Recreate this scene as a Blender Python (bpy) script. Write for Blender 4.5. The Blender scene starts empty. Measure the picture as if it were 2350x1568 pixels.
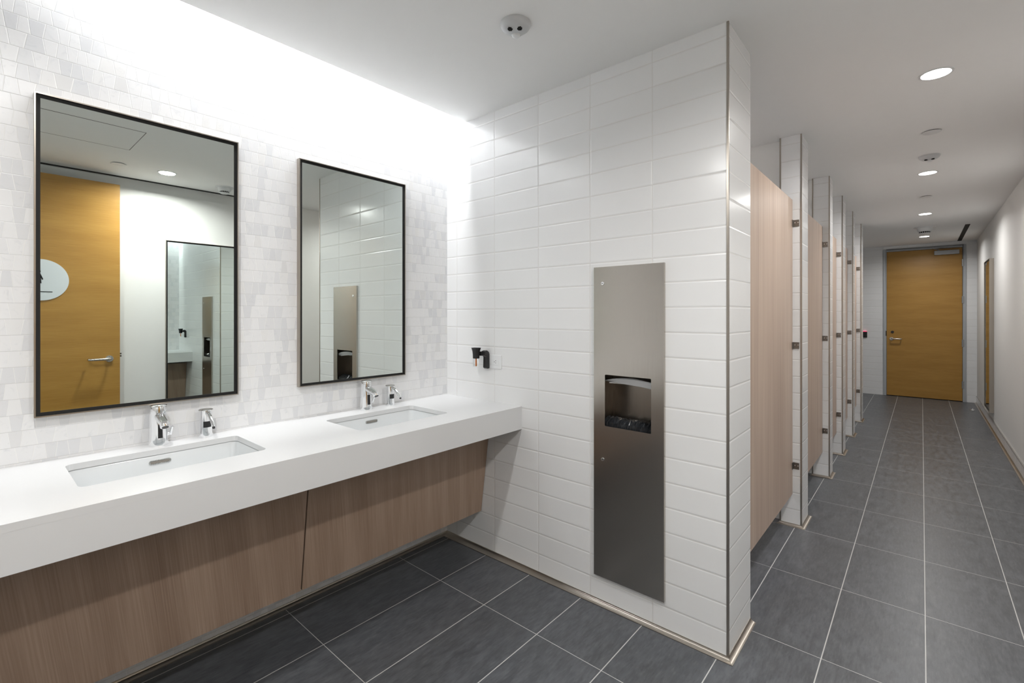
import bpy, math, random
from mathutils import Vector
from mathutils.geometry import tessellate_polygon
random.seed(7)
SC = bpy.context.scene
COL = SC.collection

# ------------------------------------------------------------------ camera, world, exposure
H = 1.34
TH = math.radians(40.93)
cam = bpy.data.cameras.new('camera')
cam.sensor_width = 36.0
cam.lens = 1084.0 / 2350.0 * 36.0
cam.shift_y = -61.0 / 2350.0
cam.clip_start = 0.02
camo = bpy.data.objects.new('camera', cam)
COL.objects.link(camo)
camo.location = (0, 0, H)
camo.rotation_euler = (math.pi / 2, 0, TH)
SC.camera = camo

w = bpy.data.worlds.new('world')
SC.world = w
w.use_nodes = True
w.node_tree.nodes['Background'].inputs[0].default_value = (0.8, 0.85, 0.9, 1)
w.node_tree.nodes['Background'].inputs[1].default_value = 0.05

SC.view_settings.view_transform = 'Standard'
SC.view_settings.look = 'None'
SC.view_settings.gamma = 1
SC.view_settings.use_curve_mapping = False
SC.view_settings.exposure = 0.04


def area(name, loc, sx, sy, power, color, spread=math.pi, shape='RECTANGLE', rot=(0, 0, 0)):
    l = bpy.data.lights.new(name, 'AREA')
    l.shape = shape
    l.size = sx
    if shape in ('RECTANGLE', 'ELLIPSE'):
        l.size_y = sy
    l.energy = power
    l.color = color
    l.spread = spread
    o = bpy.data.objects.new(name, l)
    COL.objects.link(o)
    o.location = loc
    o.rotation_euler = rot
    return o


# strip lights standing in the slot between ceiling and sink wall
area('cove_strip_sinks', (-2.045, 1.13, 2.80), 0.07, 1.56, 26, (0.97, 0.985, 1.0), rot=(0, math.radians(28), 0))
area('cove_strip_stalls', (-2.115, 4.9, 2.83), 0.07, 5.2, 170, (1.0, 0.93, 0.91))
P_DOWN = 12.5

# ------------------------------------------------------------------ constants
XW = -2.203      # sink wall face
XR = 0.635       # right wall face
YS = 1.932       # dispenser wall face
XS = -0.566      # stub end face
YE = 10.05       # end wall face
YB = -1.60       # wall behind the camera
ZC = 2.479       # ceiling


# ------------------------------------------------------------------ node helpers
class NT:
    def __init__(s, name):
        s.m = bpy.data.materials.new(name)
        s.m.use_nodes = True
        s.n = s.m.node_tree.nodes
        s.l = s.m.node_tree.links
        s.b = s.n['Principled BSDF']

    def put(s, sock, v):
        if hasattr(v, 'is_output'):
            s.l.new(v, sock)
        else:
            if isinstance(v, (tuple, list)) and len(v) == 3 and sock.type == 'RGBA':
                v = tuple(v) + (1,)
            sock.default_value = v

    def M(s, op, a, b=0.0, c=0.0):
        n = s.n.new('ShaderNodeMath')
        n.operation = op
        s.put(n.inputs[0], a)
        s.put(n.inputs[1], b)
        s.put(n.inputs[2], c)
        return n.outputs[0]

    def mix(s, f, a, b):
        n = s.n.new('ShaderNodeMix')
        n.data_type = 'RGBA'
        s.put(n.inputs[0], f)
        s.put(n.inputs[6], a)
        s.put(n.inputs[7], b)
        return n.outputs[2]

    def xyz(s):
        g = s.n.new('ShaderNodeNewGeometry')
        p = s.n.new('ShaderNodeSeparateXYZ')
        s.l.new(g.outputs['Position'], p.inputs[0])
        q = s.n.new('ShaderNodeSeparateXYZ')
        s.l.new(g.outputs['True Normal'], q.inputs[0])
        return p.outputs, q.outputs

    def comb(s, x, y, z):
        n = s.n.new('ShaderNodeCombineXYZ')
        s.put(n.inputs[0], x)
        s.put(n.inputs[1], y)
        s.put(n.inputs[2], z)
        return n.outputs[0]

    def noise(s, vec, scale, detail=3.0, rough=0.5, dist=0.0):
        n = s.n.new('ShaderNodeTexNoise')
        s.l.new(vec, n.inputs['Vector'])
        n.inputs['Scale'].default_value = scale
        n.inputs['Detail'].default_value = detail
        n.inputs['Roughness'].default_value = rough
        n.inputs['Distortion'].default_value = dist
        return n.outputs['Fac']

    def white(s, vec):
        n = s.n.new('ShaderNodeTexWhiteNoise')
        n.noise_dimensions = '3D'
        s.l.new(vec, n.inputs['Vector'])
        return n.outputs['Value']

    def smooth(s, v, a, b, lo=0.0, hi=1.0):
        n = s.n.new('ShaderNodeMapRange')
        n.interpolation_type = 'SMOOTHSTEP'
        s.put(n.inputs[0], v)
        n.inputs[1].default_value = a
        n.inputs[2].default_value = b
        n.inputs[3].default_value = lo
        n.inputs[4].default_value = hi
        return n.outputs[0]

    def bump(s, h, dist, strength=1.0):
        n = s.n.new('ShaderNodeBump')
        n.inputs['Strength'].default_value = strength
        n.inputs['Distance'].default_value = dist
        s.l.new(h, n.inputs['Height'])
        s.l.new(n.outputs[0], s.b.inputs['Normal'])

    def set(s, color=None, rough=None, metal=None, **k):
        if color is not None:
            s.put(s.b.inputs['Base Color'], color)
        if rough is not None:
            s.put(s.b.inputs['Roughness'], rough)
        if metal is not None:
            s.put(s.b.inputs['Metallic'], metal)
        for a, v in k.items():
            s.put(s.b.inputs[a.replace('_', ' ')], v)
        return s.m


def srgb(r, g, b):
    f = lambda c: (c / 255.0 / 12.92) if c <= 10 else ((c / 255.0 + 0.055) / 1.055) ** 2.4
    return (f(r), f(g), f(b))


def line_dist(t, v, off, pitch):
    """distance from v to the nearest line off + k*pitch"""
    p = t.M('SUBTRACT', v, off - pitch / 2)
    p = t.M('FLOORED_MODULO', p, pitch)
    return t.M('ABSOLUTE', t.M('SUBTRACT', p, pitch / 2))


def cell(t, v, off, pitch):
    return t.M('FLOOR', t.M('DIVIDE', t.M('SUBTRACT', v, off), pitch))


def tile_material(name, xoff, xp, yoff, yp, base=(0.80, 0.805, 0.81)):
    t = NT(name)
    p, n = t.xyz()
    isx = t.M('GREATER_THAN', t.M('ABSOLUTE', n[0]), 0.5)
    dx = line_dist(t, p[0], xoff, xp)
    dy = line_dist(t, p[1], yoff, yp)
    du = t.M('ADD', t.M('MULTIPLY', isx, dy), t.M('MULTIPLY', t.M('SUBTRACT', 1.0, isx), dx))
    dz = line_dist(t, p[2], 0.0, 0.1055)
    e = t.M('MINIMUM', du, dz)
    body = t.smooth(e, 0.0009, 0.0019)
    rnd = t.white(t.comb(cell(t, p[0], xoff, xp), cell(t, p[1], yoff, yp), cell(t, p[2], 0, 0.1055)))
    tone = t.mix(rnd, base, tuple(c * 0.965 for c in base))
    colr = t.mix(body, (0.66, 0.65, 0.63), tone)
    hgt = t.smooth(e, 0.0006, 0.0065)
    wav = t.noise(t.comb(p[0], p[1], p[2]), 9.0, 1.0)
    hh = t.M('ADD', hgt, t.M('MULTIPLY', wav, 0.35))
    t.bump(hh, 0.0014, 0.6)
    return t.set(colr, t.smooth(body, 0, 1, 0.7, 0.21))


def marble_material():
    t = NT('marble_mosaic')
    p, n = t.xyz()
    zr = 0.0517
    off = 2.309
    row = cell(t, p[2], off, zr)
    vf = t.M('SUBTRACT', t.M('DIVIDE', t.M('SUBTRACT', p[2], off), zr), row)
    vf = t.M('SUBTRACT', vf, 0.5)
    rr = t.white(t.comb(row, 3.3, 1.7))
    W = 0.0315
    wob = t.M('MULTIPLY', t.M('SUBTRACT', t.noise(t.comb(0.0, p[1], t.M('MULTIPLY', row, 3.1)), 9.0, 0.0), 0.5), 0.05)
    u = t.M('ADD', t.M('ADD', p[1], t.M('MULTIPLY', rr, 0.063)), wob)
    q = t.M('SUBTRACT', t.M('FLOORED_MODULO', t.M('ADD', u, W / 2), 2 * W), W)   # centred on tile A
    d = t.M('SUBTRACT', t.M('ABSOLUTE', q), t.M('SUBTRACT', W / 2, t.M('MULTIPLY', vf, 0.0065)))
    isb = t.M('GREATER_THAN', d, 0.0)
    ida = cell(t, u, -W / 2, 2 * W)
    idb = t.M('ADD', cell(t, u, W / 2, 2 * W), 0.5)
    ident = t.M('ADD', t.M('MULTIPLY', isb, idb), t.M('MULTIPLY', t.M('SUBTRACT', 1.0, isb), ida))
    dr = t.M('MULTIPLY', t.M('SUBTRACT', 0.5, t.M('ABSOLUTE', vf)), zr)
    e = t.M('MINIMUM', t.M('ABSOLUTE', d), dr)
    rnd = t.white(t.comb(ident, row, 0.5))
    r2 = t.white(t.comb(ident, row, 9.5))
    seedv = t.comb(t.M('MULTIPLY', rnd, 30.0), p[1], t.M('ADD', p[2], t.M('MULTIPLY', r2, 20.0)))
    veins = t.noise(seedv, 22.0, 5.0, 0.62, 1.6)
    v1 = t.smooth(veins, 0.54, 0.80, 0.0, 0.4)
    grey = t.smooth(rnd, 0.45, 1.0, 0.0, 0.75)
    c1 = t.mix(grey, (0.765, 0.768, 0.775), (0.635, 0.645, 0.665))
    c1 = t.mix(t.smooth(r2, 0.8, 1.0, 0, 0.35), c1, (0.72, 0.71, 0.685))
    c1 = t.mix(v1, c1, (0.50, 0.52, 0.55))
    body = t.smooth(e, 0.0005, 0.0011)
    colr = t.mix(body, (0.80, 0.80, 0.79), c1)
    colr = t.mix(t.smooth(dr, 0.0004, 0.0013), (0.60, 0.60, 0.60), colr)  # row joints coloured darker to paint in grazing-light shadows
    t.bump(t.M('ADD', t.smooth(e, 0.0002, 0.0018), t.M('MULTIPLY', rnd, 0.15)), 0.0004, 0.6)
    return t.set(colr, 0.33)


def floor_material():
    t = NT('floor_tile')
    p, n = t.xyz()
    dx = line_dist(t, p[0], 0.012, 0.308)
    dy = line_dist(t, p[1], 0.948, 0.616)
    gx = t.smooth(dx, 0.0015, 0.0024)
    gy = t.smooth(dy, 0.0010, 0.0017)
    body = t.M('MINIMUM', gx, gy)
    cx = cell(t, p[0], 0.012, 0.308)
    cy = cell(t, p[1], 0.948, 0.616)
    rnd = t.white(t.comb(cx, cy, 0.2))
    vec = t.comb(t.M('ADD', t.M('MULTIPLY', p[0], 3.4), t.M('MULTIPLY', rnd, 40.0)), p[1], cx)
    st = t.noise(vec, 9.0, 5.0, 0.6)
    cl = t.noise(t.comb(t.M('ADD', p[0], t.M('MULTIPLY', rnd, 9.0)), p[1], 0.0), 5.0, 4.0, 0.55)
    c = t.mix(t.smooth(st, 0.30, 0.72), (0.066, 0.070, 0.077), (0.116, 0.123, 0.134))
    c = t.mix(t.smooth(cl, 0.35, 0.7, 0, 0.5), c, (0.074, 0.077, 0.081))
    c = t.mix(t.M('MULTIPLY', rnd, 0.25), c, (0.060, 0.067, 0.077))
    sv = t.comb(t.M('ADD', t.M('MULTIPLY', p[0], 3.0), t.M('MULTIPLY', rnd, 17.0)), t.M('MULTIPLY', p[1], 0.55), cy)
    sp = t.noise(sv, 34.0, 4.0, 0.65)
    c = t.mix(t.smooth(sp, 0.50, 0.74, 0, 0.55), c, (0.036, 0.040, 0.045))
    c = t.mix(t.smooth(sp, 0.50, 0.28, 0, 0.40), c, (0.150, 0.154, 0.162))
    c = t.mix(body, (0.50, 0.50, 0.49), c)
    t.bump(t.M('ADD', t.M('MULTIPLY', body, 1.0), t.M('MULTIPLY', st, 0.25)), 0.0008, 0.5)
    return t.set(c, t.smooth(st, 0.2, 0.8, 0.30, 0.42))


def wood(name, a, b, axis, fine=260.0, rough=0.42):
    """axis: 'z' grain runs vertically, 'h' grain runs horizontally"""
    t = NT(name)
    p, n = t.xyz()
    hor = t.M('ADD', p[0], p[1])
    if axis == 'z':
        v1 = t.comb(hor, 0.0, t.M('MULTIPLY', p[2], 0.012))
        v2 = t.comb(hor, 1.0, t.M('MULTIPLY', p[2], 0.05))
    else:
        v1 = t.comb(t.M('MULTIPLY', hor, 0.03), 0.0, p[2])
        v2 = t.comb(t.M('MULTIPLY', hor, 0.12), 2.0, p[2])
    f = t.noise(v1, fine, 3.0, 0.6)
    g = t.noise(v2, 12.0, 3.0, 0.5)
    k = t.M('ADD', t.M('MULTIPLY', t.smooth(f, 0.25, 0.75), 0.55), t.M('MULTIPLY', t.smooth(g, 0.3, 0.7), 0.45))
    t.bump(f, 0.0003, 0.25)
    return t.set(t.mix(k, a, b), rough)


def plain(name, color, rough=0.5, metal=0.0, emit=None, est=0.0, **k):
    t = NT(name)
    p, n = t.xyz()
    nz = t.noise(t.comb(p[0], p[1], p[2]), 14.0, 2.0)
    c = t.mix(t.M('MULTIPLY', nz, 0.10), color, tuple(x * 0.85 for x in color))
    t.set(c, rough, metal, **k)
    if emit:
        t.put(t.b.inputs['Emission Color'], emit)
        t.b.inputs['Emission Strength'].default_value = est
    return t.m


def steel(name, color, rough, aniso=0.0, streak='z'):
    t = NT(name)
    p, n = t.xyz()
    hor = t.M('ADD', p[0], p[1])
    if streak == 'z':
        v = t.comb(t.M('MULTIPLY', hor, 1.0), 0.0, t.M('MULTIPLY', p[2], 0.01))
    else:
        v = t.comb(t.M('MULTIPLY', hor, 0.01), 0.0, p[2])
    f = t.noise(v, 500.0, 2.0)
    c = t.mix(t.M('MULTIPLY', f, 0.35), color, tuple(x * 0.8 for x in color))
    t.bump(f, 0.0001, 0.15)
    return t.set(c, t.smooth(f, 0.2, 0.8, rough * 0.9, rough * 1.1), 1.0)


MAT = dict(
    tile=tile_material('white_wall_tile', -0.566, 0.3097, 50.0, 100.0),
    tile_far=tile_material('white_end_wall_tile', -0.795, 0.3097, 50.0, 100.0),
    tile_base=tile_material('white_base_tile', 50.0, 100.0, 0.2, 0.3097),
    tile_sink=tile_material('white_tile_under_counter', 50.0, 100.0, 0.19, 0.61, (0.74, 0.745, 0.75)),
    marble=marble_material(),
    floor=floor_material(),
    paint=plain('white_wall_paint', (0.76, 0.76, 0.745), 0.6),
    ceil=plain('ceiling_paint', (0.87, 0.87, 0.865), 0.85),
    quartz=plain('white_quartz', (0.68, 0.685, 0.69), 0.28),
    porcelain=plain('white_porcelain', (0.68, 0.70, 0.71), 0.08),
    laminate=wood('taupe_laminate', (0.25, 0.165, 0.115), (0.42, 0.31, 0.235), 'z'),
    stall=wood('stall_laminate', (0.39, 0.285, 0.225), (0.56, 0.445, 0.36), 'z', 60.0),
    oak=wood('golden_oak', (0.33, 0.165, 0.028), (0.45, 0.25, 0.055), 'h', 230.0, 0.40),
    chrome=plain('chrome', (0.88, 0.89, 0.90), 0.05, 1.0),
    satin=steel('satin_steel', (0.60, 0.59, 0.57), 0.28),
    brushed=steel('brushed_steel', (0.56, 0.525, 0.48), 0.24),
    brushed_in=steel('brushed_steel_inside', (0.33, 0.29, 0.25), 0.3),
    trim=steel('trim_steel', (0.46, 0.42, 0.37), 0.3),
    frame=plain('door_frame_grey', (0.40, 0.42, 0.44), 0.4),
    closer=plain('closer_grey', (0.35, 0.36, 0.37), 0.4, 0.5),
    black=plain('black_plastic', (0.012, 0.012, 0.013), 0.35),
    matte=plain('black_reveal', (0.004, 0.004, 0.004), 0.8),
    dark=plain('dark_slot', (0.03, 0.028, 0.025), 0.5),
    mirror=plain('mirror_glass', (0.80, 0.86, 0.83), 0.0, 1.0),
    plastic=plain('white_plastic', (0.76, 0.77, 0.78), 0.4),
    sign=plain('brushed_sign_plate', (0.62, 0.66, 0.68), 0.35, 0.0),
    paper=plain('paper_towel', (0.82, 0.82, 0.80), 0.8),
    bag=plain('black_bin_liner', (0.02, 0.022, 0.025), 0.12),
    glass=None,
    oil=plain('orange_wick', (0.75, 0.24, 0.06), 0.4),
    lens=plain('lamp_lens', (0.9, 0.9, 0.9), 0.5, 0.0, (1, 0.97, 0.93), 14.0),
    red=plain('red_led', (0.8, 0.05, 0.1), 0.4, 0.0, (1.0, 0.08, 0.2), 1.2),
    slot=plain('overflow_shadow', (0.26, 0.24, 0.21), 0.6),
    hinge=steel('dark_hinge_steel', (0.26, 0.24, 0.22), 0.3),
    sensor=plain('sensor_plastic', (0.56, 0.57, 0.58), 0.4),
    grout=plain('white_sealant', (0.66, 0.65, 0.62), 0.6),
)
g = NT('clear_glass')
g.set((0.97, 0.98, 0.98), 0.02)
g.b.inputs['Transmission Weight'].default_value = 1.0
g.b.inputs['IOR'].default_value = 1.2
MAT['glass'] = g.m


# ------------------------------------------------------------------ mesh helpers
class MB:
    def __init__(s):
        s.v = []
        s.f = []
        s.mi = []
        s.cur = 0

    def add(s, vs, fs):
        b = len(s.v)
        s.v += [tuple(v) for v in vs]
        for f in fs:
            s.f.append([b + i for i in f])
            s.mi.append(s.cur)
        return s

    def box(s, x0, x1, y0, y1, z0, z1):
        vs = [(x, y, z) for z in (z0, z1) for y in (y0, y1) for x in (x0, x1)]
        return s.add(vs, [(0, 2, 3, 1), (4, 5, 7, 6), (0, 1, 5, 4), (2, 6, 7, 3), (0, 4, 6, 2), (1, 3, 7, 5)])

    def loops(s, L, cap0=True, cap1=True, closed=True):
        n = len(L[0])
        vs = [p for l in L for p in l]
        fs = []
        for k in range(len(L) - 1):
            for i in range(n if closed else n - 1):
                j = (i + 1) % n
                fs.append((k * n + i, k * n + j, (k + 1) * n + j, (k + 1) * n + i))
        if cap0:
            fs.append(tuple(reversed(range(n))))
        if cap1:
            fs.append(tuple(range((len(L) - 1) * n, len(L) * n)))
        return s.add(vs, fs)

    def tube(s, pts, radii, n=20, flat=1.0, cap=True):
        pts = [Vector(p) for p in pts]
        if not isinstance(radii, (list, tuple)):
            radii = [radii] * len(pts)
        L = []
        a = None
        for i, p in enumerate(pts):
            if i == 0:
                d = pts[1] - pts[0]
            elif i == len(pts) - 1:
                d = pts[-1] - pts[-2]
            else:
                d = (pts[i + 1] - p).normalized() + (p - pts[i - 1]).normalized()
            d.normalize()
            if a is None:
                ref = Vector((0, 0, 1)) if abs(d.z) < 0.9 else Vector((1, 0, 0))
                a = d.cross(ref).normalized()
            else:
                a = (a - d * a.dot(d)).normalized()
            b = d.cross(a).normalized()
            L.append([tuple(p + a * (radii[i] * math.cos(2 * math.pi * k / n)) + b * (radii[i] * flat * math.sin(2 * math.pi * k / n))) for k in range(n)])
        return s.loops(L, cap, cap)

    def lathe(s, prof, c=(0, 0, 0), n=32, sx=1.0, sy=1.0, cap0=True, cap1=True):
        L = [[(c[0] + r * sx * math.cos(2 * math.pi * k / n), c[1] + r * sy * math.sin(2 * math.pi * k / n), c[2] + z) for k in range(n)] for r, z in prof]
        return s.loops(L, cap0, cap1)

    def prism(s, outer, holes, fn, d0, d1):
        """2D outline with holes, extruded between depths d0 and d1; fn(u,v,d)->xyz"""
        rings = [outer] + list(holes)
        flat = [p for r in rings for p in r]
        tris = tessellate_polygon([[Vector((p[0], p[1], 0)) for p in r] for r in rings])
        for d in (d0, d1):
            s.add([fn(p[0], p[1], d) for p in flat], [tuple(t) for t in tris])
        for r in rings:
            n = len(r)
            s.add([fn(p[0], p[1], d0) for p in r] + [fn(p[0], p[1], d1) for p in r], [(i, (i + 1) % n, n + (i + 1) % n, n + i) for i in range(n)])
        return s


def rrect(x0, x1, y0, y1, r, n=6):
    pts = []
    for cx, cy, a0 in ((x1 - r, y1 - r, 0), (x0 + r, y1 - r, 90), (x0 + r, y0 + r, 180), (x1 - r, y0 + r, 270)):
        for k in range(n + 1):
            a = math.radians(a0 + 90 * k / n)
            pts.append((cx + r * math.cos(a), cy + r * math.sin(a)))
    return pts


def wloc(o):
    v = Vector((0, 0, 0))
    while o is not None:
        v = v + o.location
        o = o.parent
    return v


def build(name, mb, mat, parent=None, origin=None, smooth=False, bevel=0.0, local=False, seg=2):
    me = bpy.data.meshes.new(name)
    o = bpy.data.objects.new(name, me)
    COL.objects.link(o)
    if parent is not None:
        o.parent = parent
        sh = Vector((0, 0, 0)) if local else wloc(parent)
    else:
        if origin is None:
            xs, ys, zs = zip(*mb.v)
            origin = ((min(xs) + max(xs)) / 2, (min(ys) + max(ys)) / 2, min(zs))
        o.location = origin
        sh = Vector(origin)
    me.from_pydata([(v[0] - sh.x, v[1] - sh.y, v[2] - sh.z) for v in mb.v], [], mb.f)
    import bmesh
    bm = bmesh.new()
    bm.from_mesh(me)
    bmesh.ops.remove_doubles(bm, verts=bm.verts, dist=1e-6)
    bmesh.ops.recalc_face_normals(bm, faces=bm.faces)
    bm.to_mesh(me)
    bm.free()
    mats = mat if isinstance(mat, (list, tuple)) else [mat]
    for m in mats:
        me.materials.append(MAT[m])
    if len(mats) > 1 and len(me.polygons) == len(mb.mi):
        me.polygons.foreach_set('material_index', mb.mi)
    if bevel:
        b = o.modifiers.new('bevel', 'BEVEL')
        b.width = bevel
        b.segments = seg
        b.limit_method = 'ANGLE'
        b.angle_limit = math.radians(40)
    if smooth or bevel:
        me.polygons.foreach_set('use_smooth', [True] * len(me.polygons))
        e = o.modifiers.new('edges', 'EDGE_SPLIT') if not bevel else o.modifiers.new('wn', 'WEIGHTED_NORMAL')
        if not bevel:
            e.split_angle = math.radians(38)
    return o


def tag(o, label=None, cat=None, group=None, kind=None):
    if label:
        o['label'] = label
    if cat:
        o['category'] = cat
    if group:
        o['group'] = group
    if kind:
        o['kind'] = kind
    return o


def thing(name, loc, label, cat, group=None, rz=0.0):
    o = bpy.data.objects.new(name, None)
    COL.objects.link(o)
    o.location = loc
    o.rotation_euler = (0, 0, rz)
    o.empty_display_size = 0.1
    return tag(o, label, cat, group)


def dup(root, loc, label, rz=None):
    r = root.copy()
    COL.objects.link(r)
    r.location = loc
    if rz is not None:
        r.rotation_euler = (0, 0, rz)
    r['label'] = label
    for ch in list(root.children):
        c = ch.copy()
        COL.objects.link(c)
        c.parent = r
        for gch in list(ch.children):
            d = gch.copy()
            COL.objects.link(d)
            d.parent = c
    return r


def struct(name, mb, mat, parent=None, label=None, **k):
    o = build(name, mb, mat, parent, **k)
    if parent is None:
        o['kind'] = 'structure'
    if label:
        o['label'] = label
    return o


# ------------------------------------------------------------------ room shell
T = 0.15
struct('floor', MB().box(XW - T, XR + T, YB - T, YE + T, -0.1, 0.0), 'floor', label='dark grey stone-look floor tiles with pale grout lines')
m = MB()
m.cur = 0
m.box(XW - T, XW, YB, YE, 0.79, 2.95)
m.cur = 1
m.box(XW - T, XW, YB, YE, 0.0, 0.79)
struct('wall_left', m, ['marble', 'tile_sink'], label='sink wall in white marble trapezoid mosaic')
struct('ceiling', MB().box(-2.03, XR + T, YB, YE + T, ZC, ZC + 0.10), 'ceil', label='flat off-white painted ceiling')
m = MB()
m.box(-1.98, -1.95, YB, YE, ZC + 0.10, 2.92)
m.box(XW, -1.95, YB, YE, 2.88, 2.93)
struct('ceiling_cove', m, 'ceil', label='white housing above the light slot along the sink wall')
struct('wall_center', MB().box(XW, XS, YS, 2.245, 0.0, 2.88), 'tile', label='white stacked-tile partition wall carrying the steel towel unit')
struct('wall_far', MB().box(XW, -0.486, YE, YE + T, 0, ZC + 0.1).box(0.519, XR, YE, YE + T, 0, ZC + 0.1).box(-0.486, 0.519, YE, YE + T, 2.425, ZC + 0.1), 'tile_far', label='white tiled end wall around the far door')
# right wall, recess added under the alcove ceiling to shade its top band
struct('wall_right', MB().box(XR, XR + T, 2.3, YE, 0, ZC + 0.05).box(XR, XR + T, YB, 2.3, 0, 2.392).box(XR + 0.03, XR + T, YB, 2.3, 2.392, ZC + 0.05), 'paint', label='plain white painted corridor wall')
struct('wall_back', MB().box(XW - T, XR + T, YB - T, YB, 0, 2.95), 'paint', label='white wall behind the viewer')

# tile base and its metal cap on the right wall
struct('baseboard_right', MB().box(XR - 0.009, XR, YB, YE, 0.012, 0.1055), 'tile_base', label='low white tile base along the corridor wall')
struct('trim_1', MB().box(XR - 0.012, XR, YB, YE, 0.1058, 0.1105), 'satin', label='thin steel cap on the tile base of the corridor wall')


def cove_profile(p0, p1, outx, outy, m, h=0.016, dpt=0.022):
    """small concave metal strip from p0 to p1 on the floor; (outx,outy) points away from the wall"""
    prof = [(0, 0), (dpt, 0), (dpt, 0.003)]
    for k in range(1, 6):
        a = math.radians(90 * k / 6)
        prof.append((dpt - (dpt - 0.002) * math.sin(a), h - (h - 0.003) * math.cos(a)))
    prof.append((0.002, h))
    prof.append((0, h))
    A = [(p0[0] + outx * q[0] + p0[2] * q[0], p0[1] + outy * q[0] + p0[3] * q[0], q[1]) for q in prof]
    B = [(p1[0] + outx * q[0] + p1[2] * q[0], p1[1] + outy * q[0] + p1[3] * q[0], q[1]) for q in prof]
    m.loops([A, B])


m = MB()
cove_profile((XW, YS, 0.0, -1.0), (XS, YS, 1.0, 0.0), 0, -1, m)
cove_profile((XS, YS, 0.0, -1.0), (XS, 2.245, 0.0, 0.0), 1, 0, m)
struct('trim_2', m, 'trim', label='steel cove strip at the foot of the tiled partition wall')
m = MB()
cove_profile((XW, YB, 0.0, 0.0), (XW, YS, 0.0, -1.0), 1, 0, m)
struct('trim_3', m, 'trim', label='steel cove strip under the sink counter')
m = MB()
cove_profile((XR - 0.009, YB, 0, 0), (XR - 0.009, YE, 0, 0), -1, 0, m)
struct('trim_4', m, 'trim', label='steel cove strip at the foot of the corridor wall')
struct('trim_5', MB().box(XS - 0.006, XS + 0.0025, YS - 0.0025, YS + 0.006, 0.010, ZC), 'trim', label='vertical steel edge strip on the corner of the partition wall')

# ------------------------------------------------------------------ stalls
PIL = [(3.434, 3.655), (4.630, 4.805), (5.475, 5.705), (6.370, 6.575), (7.315, 7.550)]
XP0, XP1 = -0.690, -0.570
ordn = ['nearest', 'second', 'third', 'fourth', 'farthest']
for i, (a, b) in enumerate(PIL):
    pl = thing('tiled_pilaster', ((XP0 + XP1) / 2, (a + b) / 2, 0),
               ['white tiled stall pilaster nearest the viewer, beside the widest stall door', 'second white tiled stall pilaster counted from the partition wall',
                'third white tiled stall pilaster along the corridor', 'fourth white tiled stall pilaster along the corridor, last but one before the end door',
                'last white tiled stall pilaster, nearest the card reader'][i], 'pillar', 'tiled pilasters between the stall doors')
    build('pillar_body', MB().box(XP0, XP1, a, b, 0, ZC), 'tile', pl)
    build('corner_trim', MB().box(XP1 - 0.006, XP1 + 0.0025, a - 0.0025, a + 0.006, 0.010, ZC), 'trim', pl)
    build('corner_trim', MB().box(XP0 - 0.0025, XP0 + 0.006, a - 0.0025, a + 0.006, 0.010, ZC), 'trim', pl)
    m = MB()
    cove_profile((XP0, a, -1.0, 0), (XP1, a, 1.0, 0), 0, -1, m)
    cove_profile((XP1, a, 0, -1.0), (XP1, b, 0, 1.0), 1, 0, m)
    build('base_trim', m, 'trim', pl)
    struct('wall_stall', MB().box(XW, XP0 - 0.003, (a + b) / 2 - 0.05, (a + b) / 2 + 0.05, 0, ZC), 'paint', label='plain white dividing wall between two stalls')

ends = [(2.262, 3.428), (3.668, 4.624), (4.818, 5.469), (5.718, 6.364), (6.588, 7.309)]
dl = ['wide taupe wood-grain stall door right behind the tiled partition wall', 'taupe wood-grain stall door between the nearest and second tiled pilasters',
      'taupe wood-grain stall door between the second and third tiled pilasters', 'taupe wood-grain stall door between the third and fourth tiled pilasters',
      'taupe wood-grain stall door just before the last tiled pilaster']
for i, (a, b) in enumerate(ends):
    d = thing('stall_door', (-0.63, (a + b) / 2, 0.20), dl[i], 'door', 'stall doors along the corridor')
    x1 = -0.618
    build('door_panel', MB().box(x1 - 0.020, x1, a, b, 0.205, 2.07), 'stall', d, bevel=0.0015)
    for z in (1.92, 1.147, 0.385):
        h = build('hinge', MB().box(x1 + 0.002, x1 + 0.036, b + 0.002, b + 0.0055, z - 0.021, z + 0.021)
                  .box(x1 - 0.004, x1 + 0.004, b - 0.022, b + 0.004, z - 0.021, z + 0.021), 'hinge', d, bevel=0.001)
        sc = MB()
        for xx in (x1 + 0.013, x1 + 0.030):
            sc.tube([(xx, b + 0.003, z + 0.003), (xx, b - 0.001, z + 0.003)], [0.0042, 0.003], 12)
        build('screw', sc, 'chrome', h)

# ------------------------------------------------------------------ far door
d1 = bpy.data.objects.new('door_1', None)
COL.objects.link(d1)
d1.location = (0.016, YE, 0)
d1['kind'] = 'structure'
d1['label'] = 'closed golden oak door at the far end of the corridor'
YD = YE
fr = MB()
fr.box(-0.486, -0.443, YD - 0.012, YD + 0.12, 0, 2.428)
fr.box(0.478, 0.519, YD - 0.012, YD + 0.12, 0, 2.428)
fr.box(-0.443, 0.478, YD - 0.012, YD + 0.12, 2.388, 2.428)
build('door_frame', fr, 'frame', d1, bevel=0.002)
leaf = build('door_leaf', MB().box(-0.440, 0.475, YD + 0.004, YD + 0.048, 0.010, 2.385), 'oak', d1, bevel=0.001)
build('door_backing', MB().box(-0.486, 0.519, YD + 0.121, YD + 0.14, 0, 2.43), 'dark', d1)


def lever(m, o, dirv, nrm, L=0.125):
    """lever handle at point o on a door face with outward normal nrm, lever pointing along dirv"""
    o = Vector(o); n = Vector(nrm); d = Vector(dirv)
    m.tube([o, o + n * 0.009], [0.026, 0.025], 28)
    m.tube([o, o + n * 0.045, o + n * 0.055 + d * 0.010, o + n * 0.056 + d * 0.03, o + n * 0.056 + d * (L - 0.01), o + n * 0.050 + d * L, o + n * 0.02 + d * L], [0.0095] * 7, 18)


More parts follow.
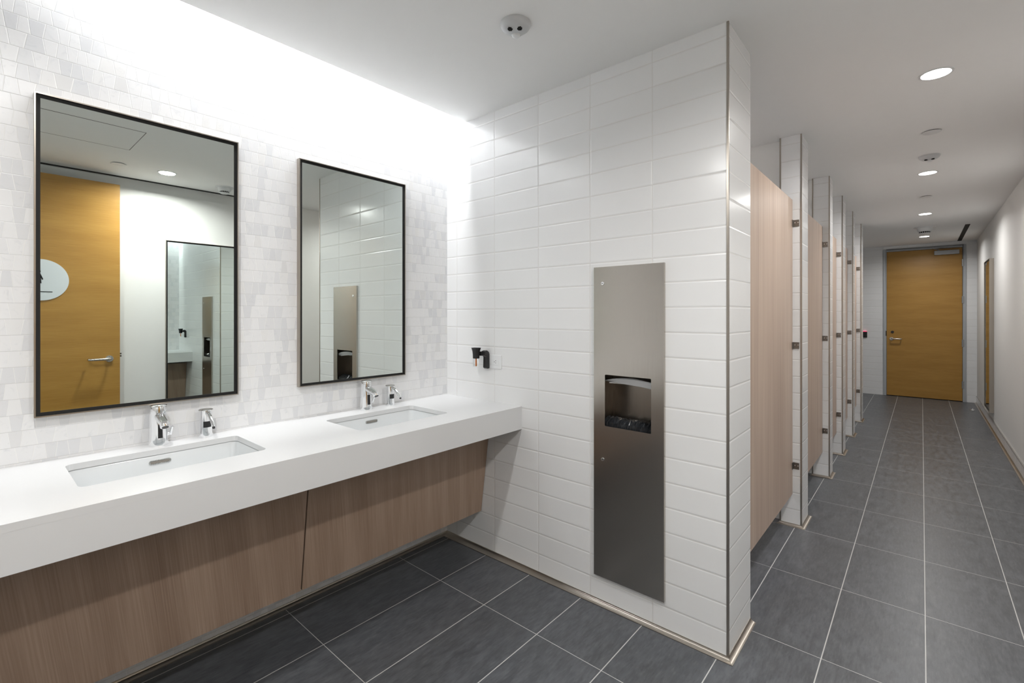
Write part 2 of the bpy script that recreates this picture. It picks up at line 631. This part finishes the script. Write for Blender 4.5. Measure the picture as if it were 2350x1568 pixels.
m = MB()
lever(m, (-0.377, YD + 0.004, 0.945), (1, 0, 0), (0, -1, 0))
hd = build('door_lever', m, 'satin', d1, smooth=True)
hd['label'] = 'satin steel lever handle'
build('lock_cylinder', MB().tube([(-0.366, YD + 0.005, 1.058), (-0.366, YD - 0.004, 1.058)], [0.021, 0.020], 24), 'dark', d1, smooth=True)
build('strike_plate', MB().box(-0.452, -0.4405, YD - 0.014, YD - 0.002, 0.99, 1.075), 'dark', d1)
for z in (2.146, 1.575, 0.904, 0.262):
    h = MB().tube([(0.4765, YD - 0.010, z - 0.055), (0.4765, YD - 0.010, z + 0.055)], 0.0095, 14)
    h.box(0.470, 0.500, YD - 0.014, YD - 0.004, z - 0.055, z + 0.055)
    build('hinge', h, 'closer', d1)
cl = build('door_closer', MB().box(0.150, 0.440, YD - 0.055, YD + 0.004, 2.285, 2.350), 'closer', d1, bevel=0.004)
build('closer_arm', MB().tube([(0.20, YD - 0.03, 2.352), (0.20, YD - 0.03, 2.366)], 0.014, 14)
      .tube([(0.20, YD - 0.03, 2.366), (0.13, YD - 0.20, 2.372)], [0.010, 0.008], 10, 0.5)
      .tube([(0.13, YD - 0.20, 2.375), (0.27, YD - 0.02, 2.400)], [0.008, 0.008], 10, 0.5)
      .box(0.22, 0.31, YD - 0.035, YD - 0.012, 2.393, 2.408), 'closer', cl)

# black card reader
cr = thing('card_reader', (-0.735, YE, 0.96), 'small black card reader with a red light on the tiled end wall', 'card reader')
build('reader_body', MB().box(-0.775, -0.700, YE - 0.022, YE, 0.955, 1.055), 'black', cr, bevel=0.004)
build('status_light', MB().box(-0.768, -0.707, YE - 0.020, YE - 0.004, 1.0552, 1.063), 'red', cr)

# floor stop
ds = thing('door_stop', (0.541, 9.248, 0), 'small round steel door stop on the floor near the end door', 'door stop')
build('stop_base', MB().lathe([(0.028, 0), (0.028, 0.004), (0.020, 0.012)], (0.541, 9.248, 0)), 'chrome', ds, smooth=True)
build('stop_knob', MB().lathe([(0.010, 0.012), (0.012, 0.020), (0.006, 0.026)], (0.541, 9.248, 0)), 'chrome', ds, smooth=True)

# ------------------------------------------------------------------ open entrance door seen in the mirror
XD = 0.545
d2 = bpy.data.objects.new('door_2', None)
COL.objects.link(d2)
d2.location = (XD + 0.02, 0.355, 0)
d2['kind'] = 'structure'
d2['label'] = 'open golden oak entrance door folded against the right wall'
build('door_leaf', MB().box(XD, XD + 0.044, -0.105, 0.812, 0.012, 2.395), 'oak', d2, bevel=0.001)
m = MB()
lever(m, (XD, 0.745, 0.990), (0, -1, 0), (-1, 0, 0), 0.125)
build('door_lever', m, 'satin', d2, smooth=True)
build('latch_bolt', MB().box(XD + 0.014, XD + 0.030, 0.812, 0.824, 1.020, 1.030).box(XD + 0.014, XD + 0.030, 0.812, 0.824, 1.000, 1.012), 'dark', d2)
for z in (0.26, 0.9, 1.58, 2.15):
    build('hinge', MB().tube([(XD + 0.052, -0.113, z - 0.055), (XD + 0.052, -0.113, z + 0.055)], 0.009, 12), 'closer', d2)

sg = thing('restroom_sign', (XD - 0.003, 0.355, 1.60), 'round pale silver restroom sign on the open oak door, seen in the mirror', 'sign')
build('sign_plate', MB().tube([(XD, 0.355, 1.60), (XD - 0.006, 0.355, 1.60)], 0.153, 72), 'sign', sg, smooth=True)
pf = lambda u, v, dd: (dd, 0.348 + u, 1.60 + v)
m = MB()
X0, X1 = XD - 0.0062, XD - 0.0078
circ = [(0.0 - 0.004 + 0.011 * math.cos(t * math.pi / 10), 0.062 + 0.011 * math.sin(t * math.pi / 10)) for t in range(20)]
m.prism(circ, [], pf, X0, X1)
m.prism([(-0.012, 0.047), (0.004, 0.047), (0.011, -0.026), (-0.019, -0.026)], [], pf, X0, X1)
m.prism([(0.000, 0.046), (0.006, 0.044), (0.020, 0.006), (0.018, 0.001), (0.013, 0.002), (0.000, 0.030)], [], pf, X0, X1)
m.prism([(-0.008, 0.046), (-0.014, 0.044), (-0.028, 0.006), (-0.026, 0.001), (-0.021, 0.002), (-0.008, 0.030)], [], pf, X0, X1)
m.prism([(-0.012, -0.026), (-0.006, -0.026), (-0.006, -0.062), (-0.012, -0.062)], [], pf, X0, X1)
build('pictogram', m, 'matte', sg)
m = MB()
m.prism(rrect(-0.075, 0.070, -0.090, -0.085, 0.0024, 3), [], pf, X0, X1)
build('pictogram_line', m, 'matte', sg)

# ------------------------------------------------------------------ framed mirrors
def wall_mirror(name, face, xw, y0, y1, z0, z1, dep, label, group):
    """face = +1 looks to +x, -1 looks to -x"""
    t = thing(name, (xw, (y0 + y1) / 2, z0), label, 'mirror', group)
    f = lambda u, v, dd: (xw + face * dd, u, v)
    m = MB()
    o = [(y0, z0), (y1, z0), (y1, z1), (y0, z1)]
    k = 0.004
    i = [(y0 + k, z0 + k), (y1 - k, z0 + k), (y1 - k, z1 - k), (y0 + k, z1 - k)]
    m.prism(o, [i], f, 0.0, dep)
    build('mirror_frame', m, 'trim', t)
    k2 = 0.0150
    j = [(y0 + k2, z0 + k2), (y1 - k2, z0 + k2), (y1 - k2, z1 - k2), (y0 + k2, z1 - k2)]
    m = MB()
    m.prism(i, [j], f, 0.0, dep - 0.006)
    build('shadow_gap', m, 'matte', t)
    m = MB()
    m.prism(j, [], f, 0.001, dep - 0.008)
    build('mirror_pane', m, 'mirror', t)
    return t


wall_mirror('wall_mirror', 1, XW, 0.142, 0.750, 1.004, 2.068, 0.026, 'large framed mirror above the nearer basin, showing an oak door', 'mirrors above the basins')
wall_mirror('wall_mirror', 1, XW, 1.008, 1.604, 1.004, 2.068, 0.026, 'framed mirror above the farther basin, reflecting the tiled wall', 'mirrors above the basins')
wall_mirror('full_length_mirror', -1, XR, 7.80, 8.41, 0.20, 2.00, 0.040, 'tall narrow framed mirror on the corridor wall near the end door', 'full length mirrors on the right wall')
wall_mirror('full_length_mirror', -1, XR, 1.135, 1.745, 0.20, 1.995, 0.022, 'tall framed mirror opposite the basins, seen inside the large mirror', 'full length mirrors on the right wall')

# ------------------------------------------------------------------ counter, basins
CX1 = -1.606
CT, CB = 0.854, 0.733
BAS = [(-2.090, -1.787, 0.205, 0.712), (-2.075, -1.772, 1.078, 1.565)]
top = thing('sink_counter', (-1.9, 0.3, CB), 'long white quartz sink counter with a thick front edge', 'countertop')
m = MB()
f = lambda u, v, dd: (u, v, dd)
holes = [rrect(a, b, c, d, 0.022) for a, b, c, d in BAS]
m.prism([(XW, -1.2), (CX1, -1.2), (CX1, YS), (XW, YS)], holes, f, CT - 0.020, CT)
build('counter_top', m, 'quartz', top)
build('front_apron', MB().box(CX1 - 0.020, CX1 - 0.0001, -1.2, YS, CB, CT - 0.0201).box(XW, CX1 - 0.020, -1.2, -1.18, CB, CT - 0.0201), 'quartz', top)
bl = ['white undermount basin nearer the viewer, below the large mirror', 'white undermount basin farther away, close to the tiled wall']
for k, (a, b, c, d) in enumerate(BAS):
    t = thing('basin', ((a + b) / 2, (c + d) / 2, 0.70), bl[k], 'sink', 'undermount basins in the counter')
    L = []
    for ex, z, r in ((0.022, 0.8335, 0.04), (0.003, 0.8335, 0.024), (0.001, 0.828, 0.022), (-0.003, 0.770, 0.026), (-0.010, 0.735, 0.034), (-0.030, 0.718, 0.03), (-0.08, 0.712, 0.03)):
        L.append([(x, y, z) for x, y in rrect(a - ex, b + ex, c - ex, d + ex, r)])
    m = MB().loops(L, False, True)
    o = build('bowl', m, 'porcelain', t, smooth=True)
    sm = o.modifiers.new('thick', 'SOLIDIFY')
    sm.thickness = 0.006
    sm.offset = -1
    yc = (c + d) / 2
    xb = a + 0.0020
    ff = lambda u, v, dd: (dd, yc + u, 0.8085 + v)
    m = MB().prism(rrect(-0.033, 0.033, -0.0075, 0.0075, 0.0072), [rrect(-0.029, 0.029, -0.0045, 0.0045, 0.0043)], ff, xb - 0.0035, xb + 0.0018)
    ov = build('overflow_slot', m, 'satin', t)
    m = MB().prism(rrect(-0.0288, 0.0288, -0.0043, 0.0043, 0.0042), [], ff, xb - 0.003, xb + 0.0004)
    build('slot_hole', m, 'slot', ov)
    build('drain', MB().lathe([(0.024, 0.7125), (0.024, 0.715), (0.018, 0.716), (0.006, 0.717)], ((a + b) / 2, yc, 0)), 'chrome', t, smooth=True)

# slanted wood panels below the counter
pl = ['left taupe wood-grain panel slanting under the counter', 'right taupe wood-grain panel slanting under the counter, reaching the tiled wall']
for k, (a, b) in enumerate(((-1.15, 0.888), (0.893, 1.929))):
    xt, zt, xb_, zb = -1.841, 0.700, -1.906, 0.218
    prof = [(xt, zt), (xb_, zb), (xb_ - 0.018, zb + 0.002), (xt - 0.018, zt)]
    m = MB().loops([[(x, a, z) for x, z in prof], [(x, b, z) for x, z in prof]])
    o = build('vanity_panel', m, 'laminate', bevel=0.001)
    tag(o, pl[k], 'cabinet panel', 'wood panels under the counter')


# ------------------------------------------------------------------ faucets and soap dispensers
def faucet(x, y, label):
    t = thing('faucet', (x, y, CT), label, 'faucet', 'chrome faucets behind the basins')
    m = MB().lathe([(0.031, 0), (0.031, 0.004), (0.0295, 0.020), (0.0275, 0.060), (0.0265, 0.110), (0.0265, 0.128), (0.0258, 0.1285), (0.0258, 0.1295), (0.0268, 0.130), (0.0268, 0.143), (0.0255, 0.146)], (x, y, CT), 40)
    build('faucet_body', m, 'chrome', t, smooth=True)
    m = MB().lathe([(0.0272, 0.1462), (0.0272, 0.1490), (0.020, 0.1505), (0.006, 0.1512)], (x, y, CT), 40)
    build('faucet_cap', m, 'chrome', t, smooth=True)
    p0 = Vector((x + 0.010, y, CT + 0.112))
    p1 = Vector((x + 0.092, y, CT + 0.091))
    m = MB().tube([p0, p0.lerp(p1, 0.5), p1], [0.0165, 0.0155, 0.0145], 28)
    sp = build('spout', m, 'chrome', t, smooth=True)
    q = p1 + (p1 - p0).normalized() * 0.0005
    dn = Vector((0.55, 0, -0.83)).normalized()
    qq = p1 + Vector((-0.004, 0, -0.001))
    m = MB().tube([qq - dn * 0.006, qq + dn * 0.010, qq + dn * 0.012], [0.0155, 0.0150, 0.0135], 28)
    build('aerator', m, 'chrome', sp, smooth=True)
    m = MB().tube([qq + dn * 0.0121, qq + dn * 0.0128], [0.0105, 0.0105], 24)
    build('aerator_mesh', m, 'dark', sp, smooth=True)
    # sensor window follows the body's front
    L = []
    for z in (0.030, 0.080):
        L.append([(x + (0.0302 if z < 0.05 else 0.0283) * math.cos(a) + dd, y + (0.0302 if z < 0.05 else 0.0283) * math.sin(a), CT + z) for a, dd in [(-0.24, 0), (0, 0), (0.24, 0), (0.24, -0.004), (0, -0.004), (-0.24, -0.004)]])
    build('sensor_window', MB().loops(L), 'black', t)
    m = MB().tube([(x, y + 0.026, CT + 0.036), (x, y + 0.040, CT + 0.036)], 0.0055, 14)
    m.tube([(x, y + 0.037, CT + 0.034), (x + 0.012, y + 0.041, CT + 0.064)], [0.0050, 0.0040], 14)
    build('side_lever', m, 'chrome', t, smooth=True)
    return t


def soap(x, y, label):
    t = thing('soap_dispenser', (x, y, CT), label, 'soap dispenser', 'chrome soap dispensers behind the basins')
    m = MB().lathe([(0.0235, 0), (0.0235, 0.006), (0.0225, 0.02), (0.0215, 0.07), (0.0215, 0.106)], (x, y, CT), 36)
    build('dispenser_body', m, 'chrome', t, smooth=True)
    m = MB().lathe([(0.0245, 0.1062), (0.0250, 0.1085), (0.022, 0.1105), (0.008, 0.1118)], (x, y, CT), 36)
    build('dispenser_cap', m, 'satin', t, smooth=True)
    pts = []
    for k in range(9):
        s = k / 8
        pts.append((x + 0.012 + 0.080 * s, y, CT + 0.097 - 0.045 * s ** 2.2))
    m = MB().tube(pts, [0.0082 - 0.0024 * k / 8 for k in range(9)], 18)
    sp = build('spout', m, 'chrome', t, smooth=True)
    m = MB().tube([pts[-1], (pts[-1][0] + 0.003, y, pts[-1][2] - 0.005)], [0.0050, 0.0045], 14)
    build('nozzle', m, 'black', sp, smooth=True)
    L = []
    for z in (0.040, 0.064):
        L.append([(x + 0.0232 * math.cos(a) + dd, y + 0.0232 * math.sin(a), CT + z) for a, dd in [(-0.62, 0), (-0.3, 0), (0, 0), (0.3, 0), (0.62, 0), (0.62, -0.004), (0, -0.004), (-0.62, -0.004)]])
    build('sensor_window', MB().loops(L), 'black', t, bevel=0.001)
    return t


faucet(-2.156, 0.468, 'chrome sensor faucet at the nearer basin')
faucet(-2.150, 1.338, 'chrome sensor faucet at the farther basin')
soap(-2.160, 0.624, 'small chrome soap dispenser beside the nearer faucet')
soap(-2.152, 1.484, 'small chrome soap dispenser beside the farther faucet')

# ------------------------------------------------------------------ recessed towel dispenser / waste unit
td = thing('towel_dispenser', (-0.988, YS, 0.13), 'tall brushed steel paper towel dispenser and waste unit on the tiled wall', 'towel dispenser')
fy = lambda u, v, dd: (u, dd, v)
o4 = lambda a, b, c, d: [(a, c), (b, c), (b, d), (a, d)]
m = MB().prism(o4(-1.157, -0.818, 0.130, 1.561), [rrect(-1.099, -0.875, 0.830, 1.066, 0.004, 3)], fy, YS - 0.014, YS - 0.0115)
m.box(-1.157, -1.155, YS - 0.0115, YS, 0.130, 1.561).box(-0.820, -0.818, YS - 0.0115, YS, 0.130, 1.561)
m.box(-1.155, -0.820, YS - 0.0115, YS, 1.559, 1.561).box(-1.155, -0.820, YS - 0.0115, YS, 0.130, 0.132)
build('face_panel', m, 'brushed', td)
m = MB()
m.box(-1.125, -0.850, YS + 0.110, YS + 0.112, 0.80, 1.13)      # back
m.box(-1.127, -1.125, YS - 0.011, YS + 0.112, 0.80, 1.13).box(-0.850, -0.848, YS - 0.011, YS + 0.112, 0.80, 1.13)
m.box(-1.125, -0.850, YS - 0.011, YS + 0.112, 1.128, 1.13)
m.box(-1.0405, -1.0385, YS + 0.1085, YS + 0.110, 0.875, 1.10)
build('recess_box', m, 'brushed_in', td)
m = MB()
L = []
for k in range(13):
    s = k / 12
    x = -1.12 + 0.268 * s
    z = 1.036 + 0.020 * math.sin(math.pi * s)
    L.append([(x, YS + 0.006, z - 0.004), (x, YS + 0.014, 1.034 - 0.018 * s), (x, YS + 0.10, 1.030), (x, YS + 0.10, 1.034), (x, YS + 0.012, z)])
build('towel_tray', m.loops(L), 'sensor', td, smooth=True)
m = MB()
L = []
for k in range(13):
    s = k / 12
    x = -1.095 + 0.225 * s
    z = 1.024 - 0.012 * s + 0.006 * math.sin(math.pi * s)
    L.append([(x, YS + 0.020, z), (x, YS + 0.090, z + 0.002), (x, YS + 0.090, z + 0.008), (x, YS + 0.020, z + 0.005)])
build('paper_towel', m.loops(L), 'paper', td, smooth=True)
# crumpled liner edge
m = MB()
n = 90
L = []
for r, (yy, zz) in enumerate(((0.008, 0.800), (0.012, 0.842), (0.030, 0.858), (0.050, 0.862), (0.072, 0.855), (0.072, 0.800))):
    row = []
    for k in range(n):
        x = -1.123 + 0.271 * k / (n - 1)
        amp = 0.0 if r in (0, 5) else 1.0
        row.append((x, YS + yy + amp * random.uniform(-0.003, 0.003), zz + amp * (0.004 * math.sin(k * 0.9) + random.uniform(-0.004, 0.004))))
    L.append(row)
build('bin_liner', m.loops(L, False, False, False), 'bag', td, smooth=False)
for z in (1.485, 0.675):
    lk = MB().tube([(-1.110, YS - 0.014, z), (-1.110, YS - 0.0165, z)], [0.0085, 0.0075], 24)
    o = build('panel_lock', lk, 'chrome', td, smooth=True)
    build('key_slot', MB().box(-1.1145, -1.1055, YS - 0.0172, YS - 0.0164, z - 0.0012, z + 0.0012), 'matte', o)
# niche in the partition wall behind the unit
wc = bpy.data.objects['wall_center']
# wall rebuilt with the niche opening as real geometry
m = MB()
m.prism([(XW, 0), (XS, 0), (XS, 2.88), (XW, 2.88)], [[(-1.128, 0.79), (-0.847, 0.79), (-0.847, 1.131), (-1.128, 1.131)]], fy, YS, YS + 0.114)
m.box(XW, XS, YS + 0.114, 2.245, 0, 2.88)
sh = wc.location
wc.data.clear_geometry()
wc.data.from_pydata([(v[0] - sh.x, v[1] - sh.y, v[2] - sh.z) for v in m.v], [], m.f)
import bmesh
bm = bmesh.new()
bm.from_mesh(wc.data)
bmesh.ops.recalc_face_normals(bm, faces=bm.faces)
bm.to_mesh(wc.data)
bm.free()

# ------------------------------------------------------------------ outlet and plug-in freshener
ol = thing('power_outlet', (-1.805, YS, 1.04), 'white wall outlet plate in the tiled wall, partly behind the air freshener', 'outlet')
build('outlet_plate', MB().box(-1.863, -1.748, YS - 0.005, YS, 1.040, 1.117), 'plastic', ol, bevel=0.002)
build('outlet_face', MB().box(-1.840, -1.771, YS - 0.0065, YS - 0.005, 1.060, 1.096), 'plastic', ol, bevel=0.001)
m = MB()
for dx, dz, a, b in ((-1.790, 1.084, 0.0035, 0.001), (-1.790, 1.073, 0.003, 0.001), (-1.800, 1.0785, 0.0018, 0.0022)):
    m.box(dx - a, dx + a, YS - 0.0069, YS - 0.0064, dz - b, dz + b)
build('socket_hole', m, 'matte', ol)

af = thing('air_freshener', (-1.87, YS - 0.05, 1.03), 'black plug-in air freshener with a clear vial of orange liquid', 'air freshener')
ax, ay = -1.892, YS - 0.058
bk = [(0.006, 1.040), (0.006, 1.120), (0.012, 1.133), (0.026, 1.142), (0.042, 1.136), (0.042, 1.112), (0.030, 1.108), (0.026, 1.100), (0.028, 1.045), (0.022, 1.038)]
m = MB().loops([[(-1.868, YS - q[0], q[1]) for q in bk], [(-1.836, YS - q[0], q[1]) for q in bk]])
m.box(-1.892, -1.868, YS - 0.042, YS - 0.020, 1.110, 1.134)
build('plug_bracket', m, 'black', af, bevel=0.003)
m = MB().lathe([(0.0185, 1.096), (0.0195, 1.12), (0.0215, 1.137), (0.0265, 1.152), (0.0280, 1.155), (0.0235, 1.153), (0.0150, 1.135)], (ax, ay, 0), 32)
build('diffuser_cup', m, 'black', af, smooth=True)
m = MB().lathe([(0.0135, 1.0955), (0.0165, 1.088), (0.0175, 1.080), (0.0165, 1.052), (0.0150, 1.049)], (ax, ay, 0), 28)
v = build('glass_vial', m, 'glass', af, smooth=True)
m = MB().lathe([(0.0035, 1.094), (0.0035, 1.053)], (ax, ay, 0), 12)
build('wick', m, 'oil', v, smooth=True)


# ------------------------------------------------------------------ ceiling items
def downlight(x, y, label, power=P_DOWN):
    t = thing('downlight', (x, y, ZC), label, 'ceiling light', 'round recessed downlights')
    build('trim_ring', MB().prism([(x + 0.064 * math.cos(a * math.pi / 24), y + 0.064 * math.sin(a * math.pi / 24)) for a in range(48)],
                                  [[(x + 0.055 * math.cos(a * math.pi / 24), y + 0.055 * math.sin(a * math.pi / 24)) for a in range(48)]], f, ZC - 0.003, ZC + 0.0005), 'plastic', t)
    build('lamp_lens', MB().lathe([(0.0548, ZC - 0.0002), (0.0548, ZC - 0.0016)], (x, y, 0), 40), 'lens', t)
    area('downlight_beam', (x, y, ZC - 0.006), 0.10, 0.10, power, (1.0, 0.985, 0.965), math.radians(160), 'DISK')
    return t


downlight(0.051, 2.994, 'round lit downlight nearest the viewer over the corridor')
downlight(0.037, 5.045, 'round lit downlight in the middle of the corridor ceiling')
downlight(0.030, 7.070, 'round lit downlight farthest down the corridor ceiling', P_DOWN)
downlight(0.030, 9.100, 'lit downlight just before the end door, behind the smoke detector', P_DOWN * 0.8)
downlight(0.199, 1.050, 'round lit downlight seen only in the large mirror', P_DOWN * 1.6)
downlight(0.199, -1.000, 'added fill downlight in the ceiling behind the viewer, outside the view', P_DOWN * 1.0)  # unseen extra lamp, added as fill to brighten the alcove
downlight(-1.120, 0.050, 'round downlight over the counter, above and left of the view', P_DOWN * 1.35)


def cap(x, y, label):
    t = thing('ceiling_cap', (x, y, ZC), label, 'ceiling cap', 'flat round sprinkler covers')
    build('gap_ring', MB().lathe([(0.040, ZC - 0.004), (0.040, ZC + 0.0005)], (x, y, 0), 40), 'matte', t)
    build('cover_disc', MB().lathe([(0.046, ZC - 0.004), (0.046, ZC - 0.0065)], (x, y, 0), 40), 'plastic', t)


cap(0.047, 3.923, 'flat white round cover in the corridor ceiling, nearer one')
cap(0.032, 6.036, 'flat white round cover in the corridor ceiling, farther one')
cap(0.196, 0.746, 'flat white round cover seen in the mirror above the oak door')


def sensor(x, y, rz, label):
    t = thing('motion_sensor', (x, y, ZC), label, 'motion sensor', 'round ceiling motion sensors', rz)
    b = MB().lathe([(0.060, 0.0), (0.060, -0.006), (0.055, -0.016), (0.045, -0.024), (0.028, -0.029), (0.005, -0.030)], (0, 0, 0), 48)
    build('sensor_housing', b, 'sensor', t, local=True, smooth=True)
    for sx in (-1, 1):
        gm = MB()
        for k in range(4):
            yy = -0.026 + k * 0.0055
            hw = [0.006, 0.0095, 0.0095, 0.0065][k]
            gm.box(sx * 0.0185 - hw, sx * 0.0185 + hw, yy - 0.0012, yy + 0.0012, -0.0318, -0.022)
        build('speaker_grille', gm, 'matte', t, local=True)
    lm = MB().lathe([(0.0185, -0.020), (0.0185, -0.027), (0.016, -0.033), (0.009, -0.037), (0.002, -0.038)], (0, 0.026, 0), 32)
    build('sensor_lens', lm, 'plastic', t, local=True, smooth=True)
    rg = MB().lathe([(0.0215, -0.020), (0.0215, -0.0262), (0.0186, -0.0268)], (0, 0.026, 0), 32)
    build('lens_ring', rg, 'frame', t, local=True, smooth=True)


sensor(-1.201, 1.405, math.radians(35), 'white round motion sensor on the ceiling in front of the tiled wall')
sensor(0.042, 4.514, 0.0, 'white round motion sensor on the corridor ceiling between the downlights')


def smoke(x, y, label, big=1.0):
    t = thing('smoke_detector', (x, y, ZC), label, 'smoke detector', 'smoke detectors')
    build('base_plate', MB().lathe([(0.082 * big, 0), (0.082 * big, -0.005 * big), (0.074 * big, -0.007 * big)], (0, 0, 0), 40), 'plastic', t, local=True, smooth=True)
    build('detector_body', MB().lathe([(0.058 * big, -0.007 * big), (0.055 * big, -0.030 * big), (0.046 * big, -0.042 * big)], (0, 0, 0), 40), 'plastic', t, local=True, smooth=True)
    vm = MB().lathe([(0.040 * big, -0.042 * big), (0.038 * big, -0.056 * big)], (0, 0, 0), 40)
    build('vent_core', vm, 'matte', t, local=True)
    cg = MB()
    for k in range(16):
        a = k * math.pi / 8
        cg.tube([(0.0445 * big * math.cos(a), 0.0445 * big * math.sin(a), -0.041 * big), (0.041 * big * math.cos(a), 0.041 * big * math.sin(a), -0.057 * big)], 0.0022, 6)
    cg.lathe([(0.043 * big, -0.056 * big), (0.034 * big, -0.064 * big), (0.010 * big, -0.066 * big)], (0, 0, 0), 36)
    build('vent_cage', cg, 'plastic', t, local=True, smooth=True)


smoke(0.334, 1.505, 'white smoke detector with dark vents, seen in the top corner of the large mirror', 0.9)
smoke(0.030, 8.157, 'white smoke detector hanging from the ceiling before the end door', 1.35)
# black linear slots
o = build('air_slot', MB().box(0.415, 0.462, 8.22, 9.98, ZC - 0.002, ZC + 0.002), 'matte')
tag(o, 'black linear air slot in the corridor ceiling near the end door', 'air vent', 'black ceiling slots')
o = build('air_slot', MB().box(0.592, 0.634, -1.3, 2.25, ZC - 0.002, ZC + 0.002), 'matte')
tag(o, 'long black ceiling slot above the open oak door, seen in the large mirror', 'air vent', 'black ceiling slots')

ap = thing('access_panel', (-0.47, 0.42, ZC), 'flush white ceiling access panel outlined by a thin seam, seen in the large mirror', 'access panel')
m = MB().prism(o4(-0.708, -0.235, 0.08, 0.735), [o4(-0.704, -0.239, 0.084, 0.731)], f, ZC - 0.0012, ZC + 0.0004)
build('panel_seam', m, 'dark', ap)
build('panel_cover', MB().box(-0.704, -0.239, 0.084, 0.731, ZC - 0.0008, ZC + 0.0004), 'ceil', ap)
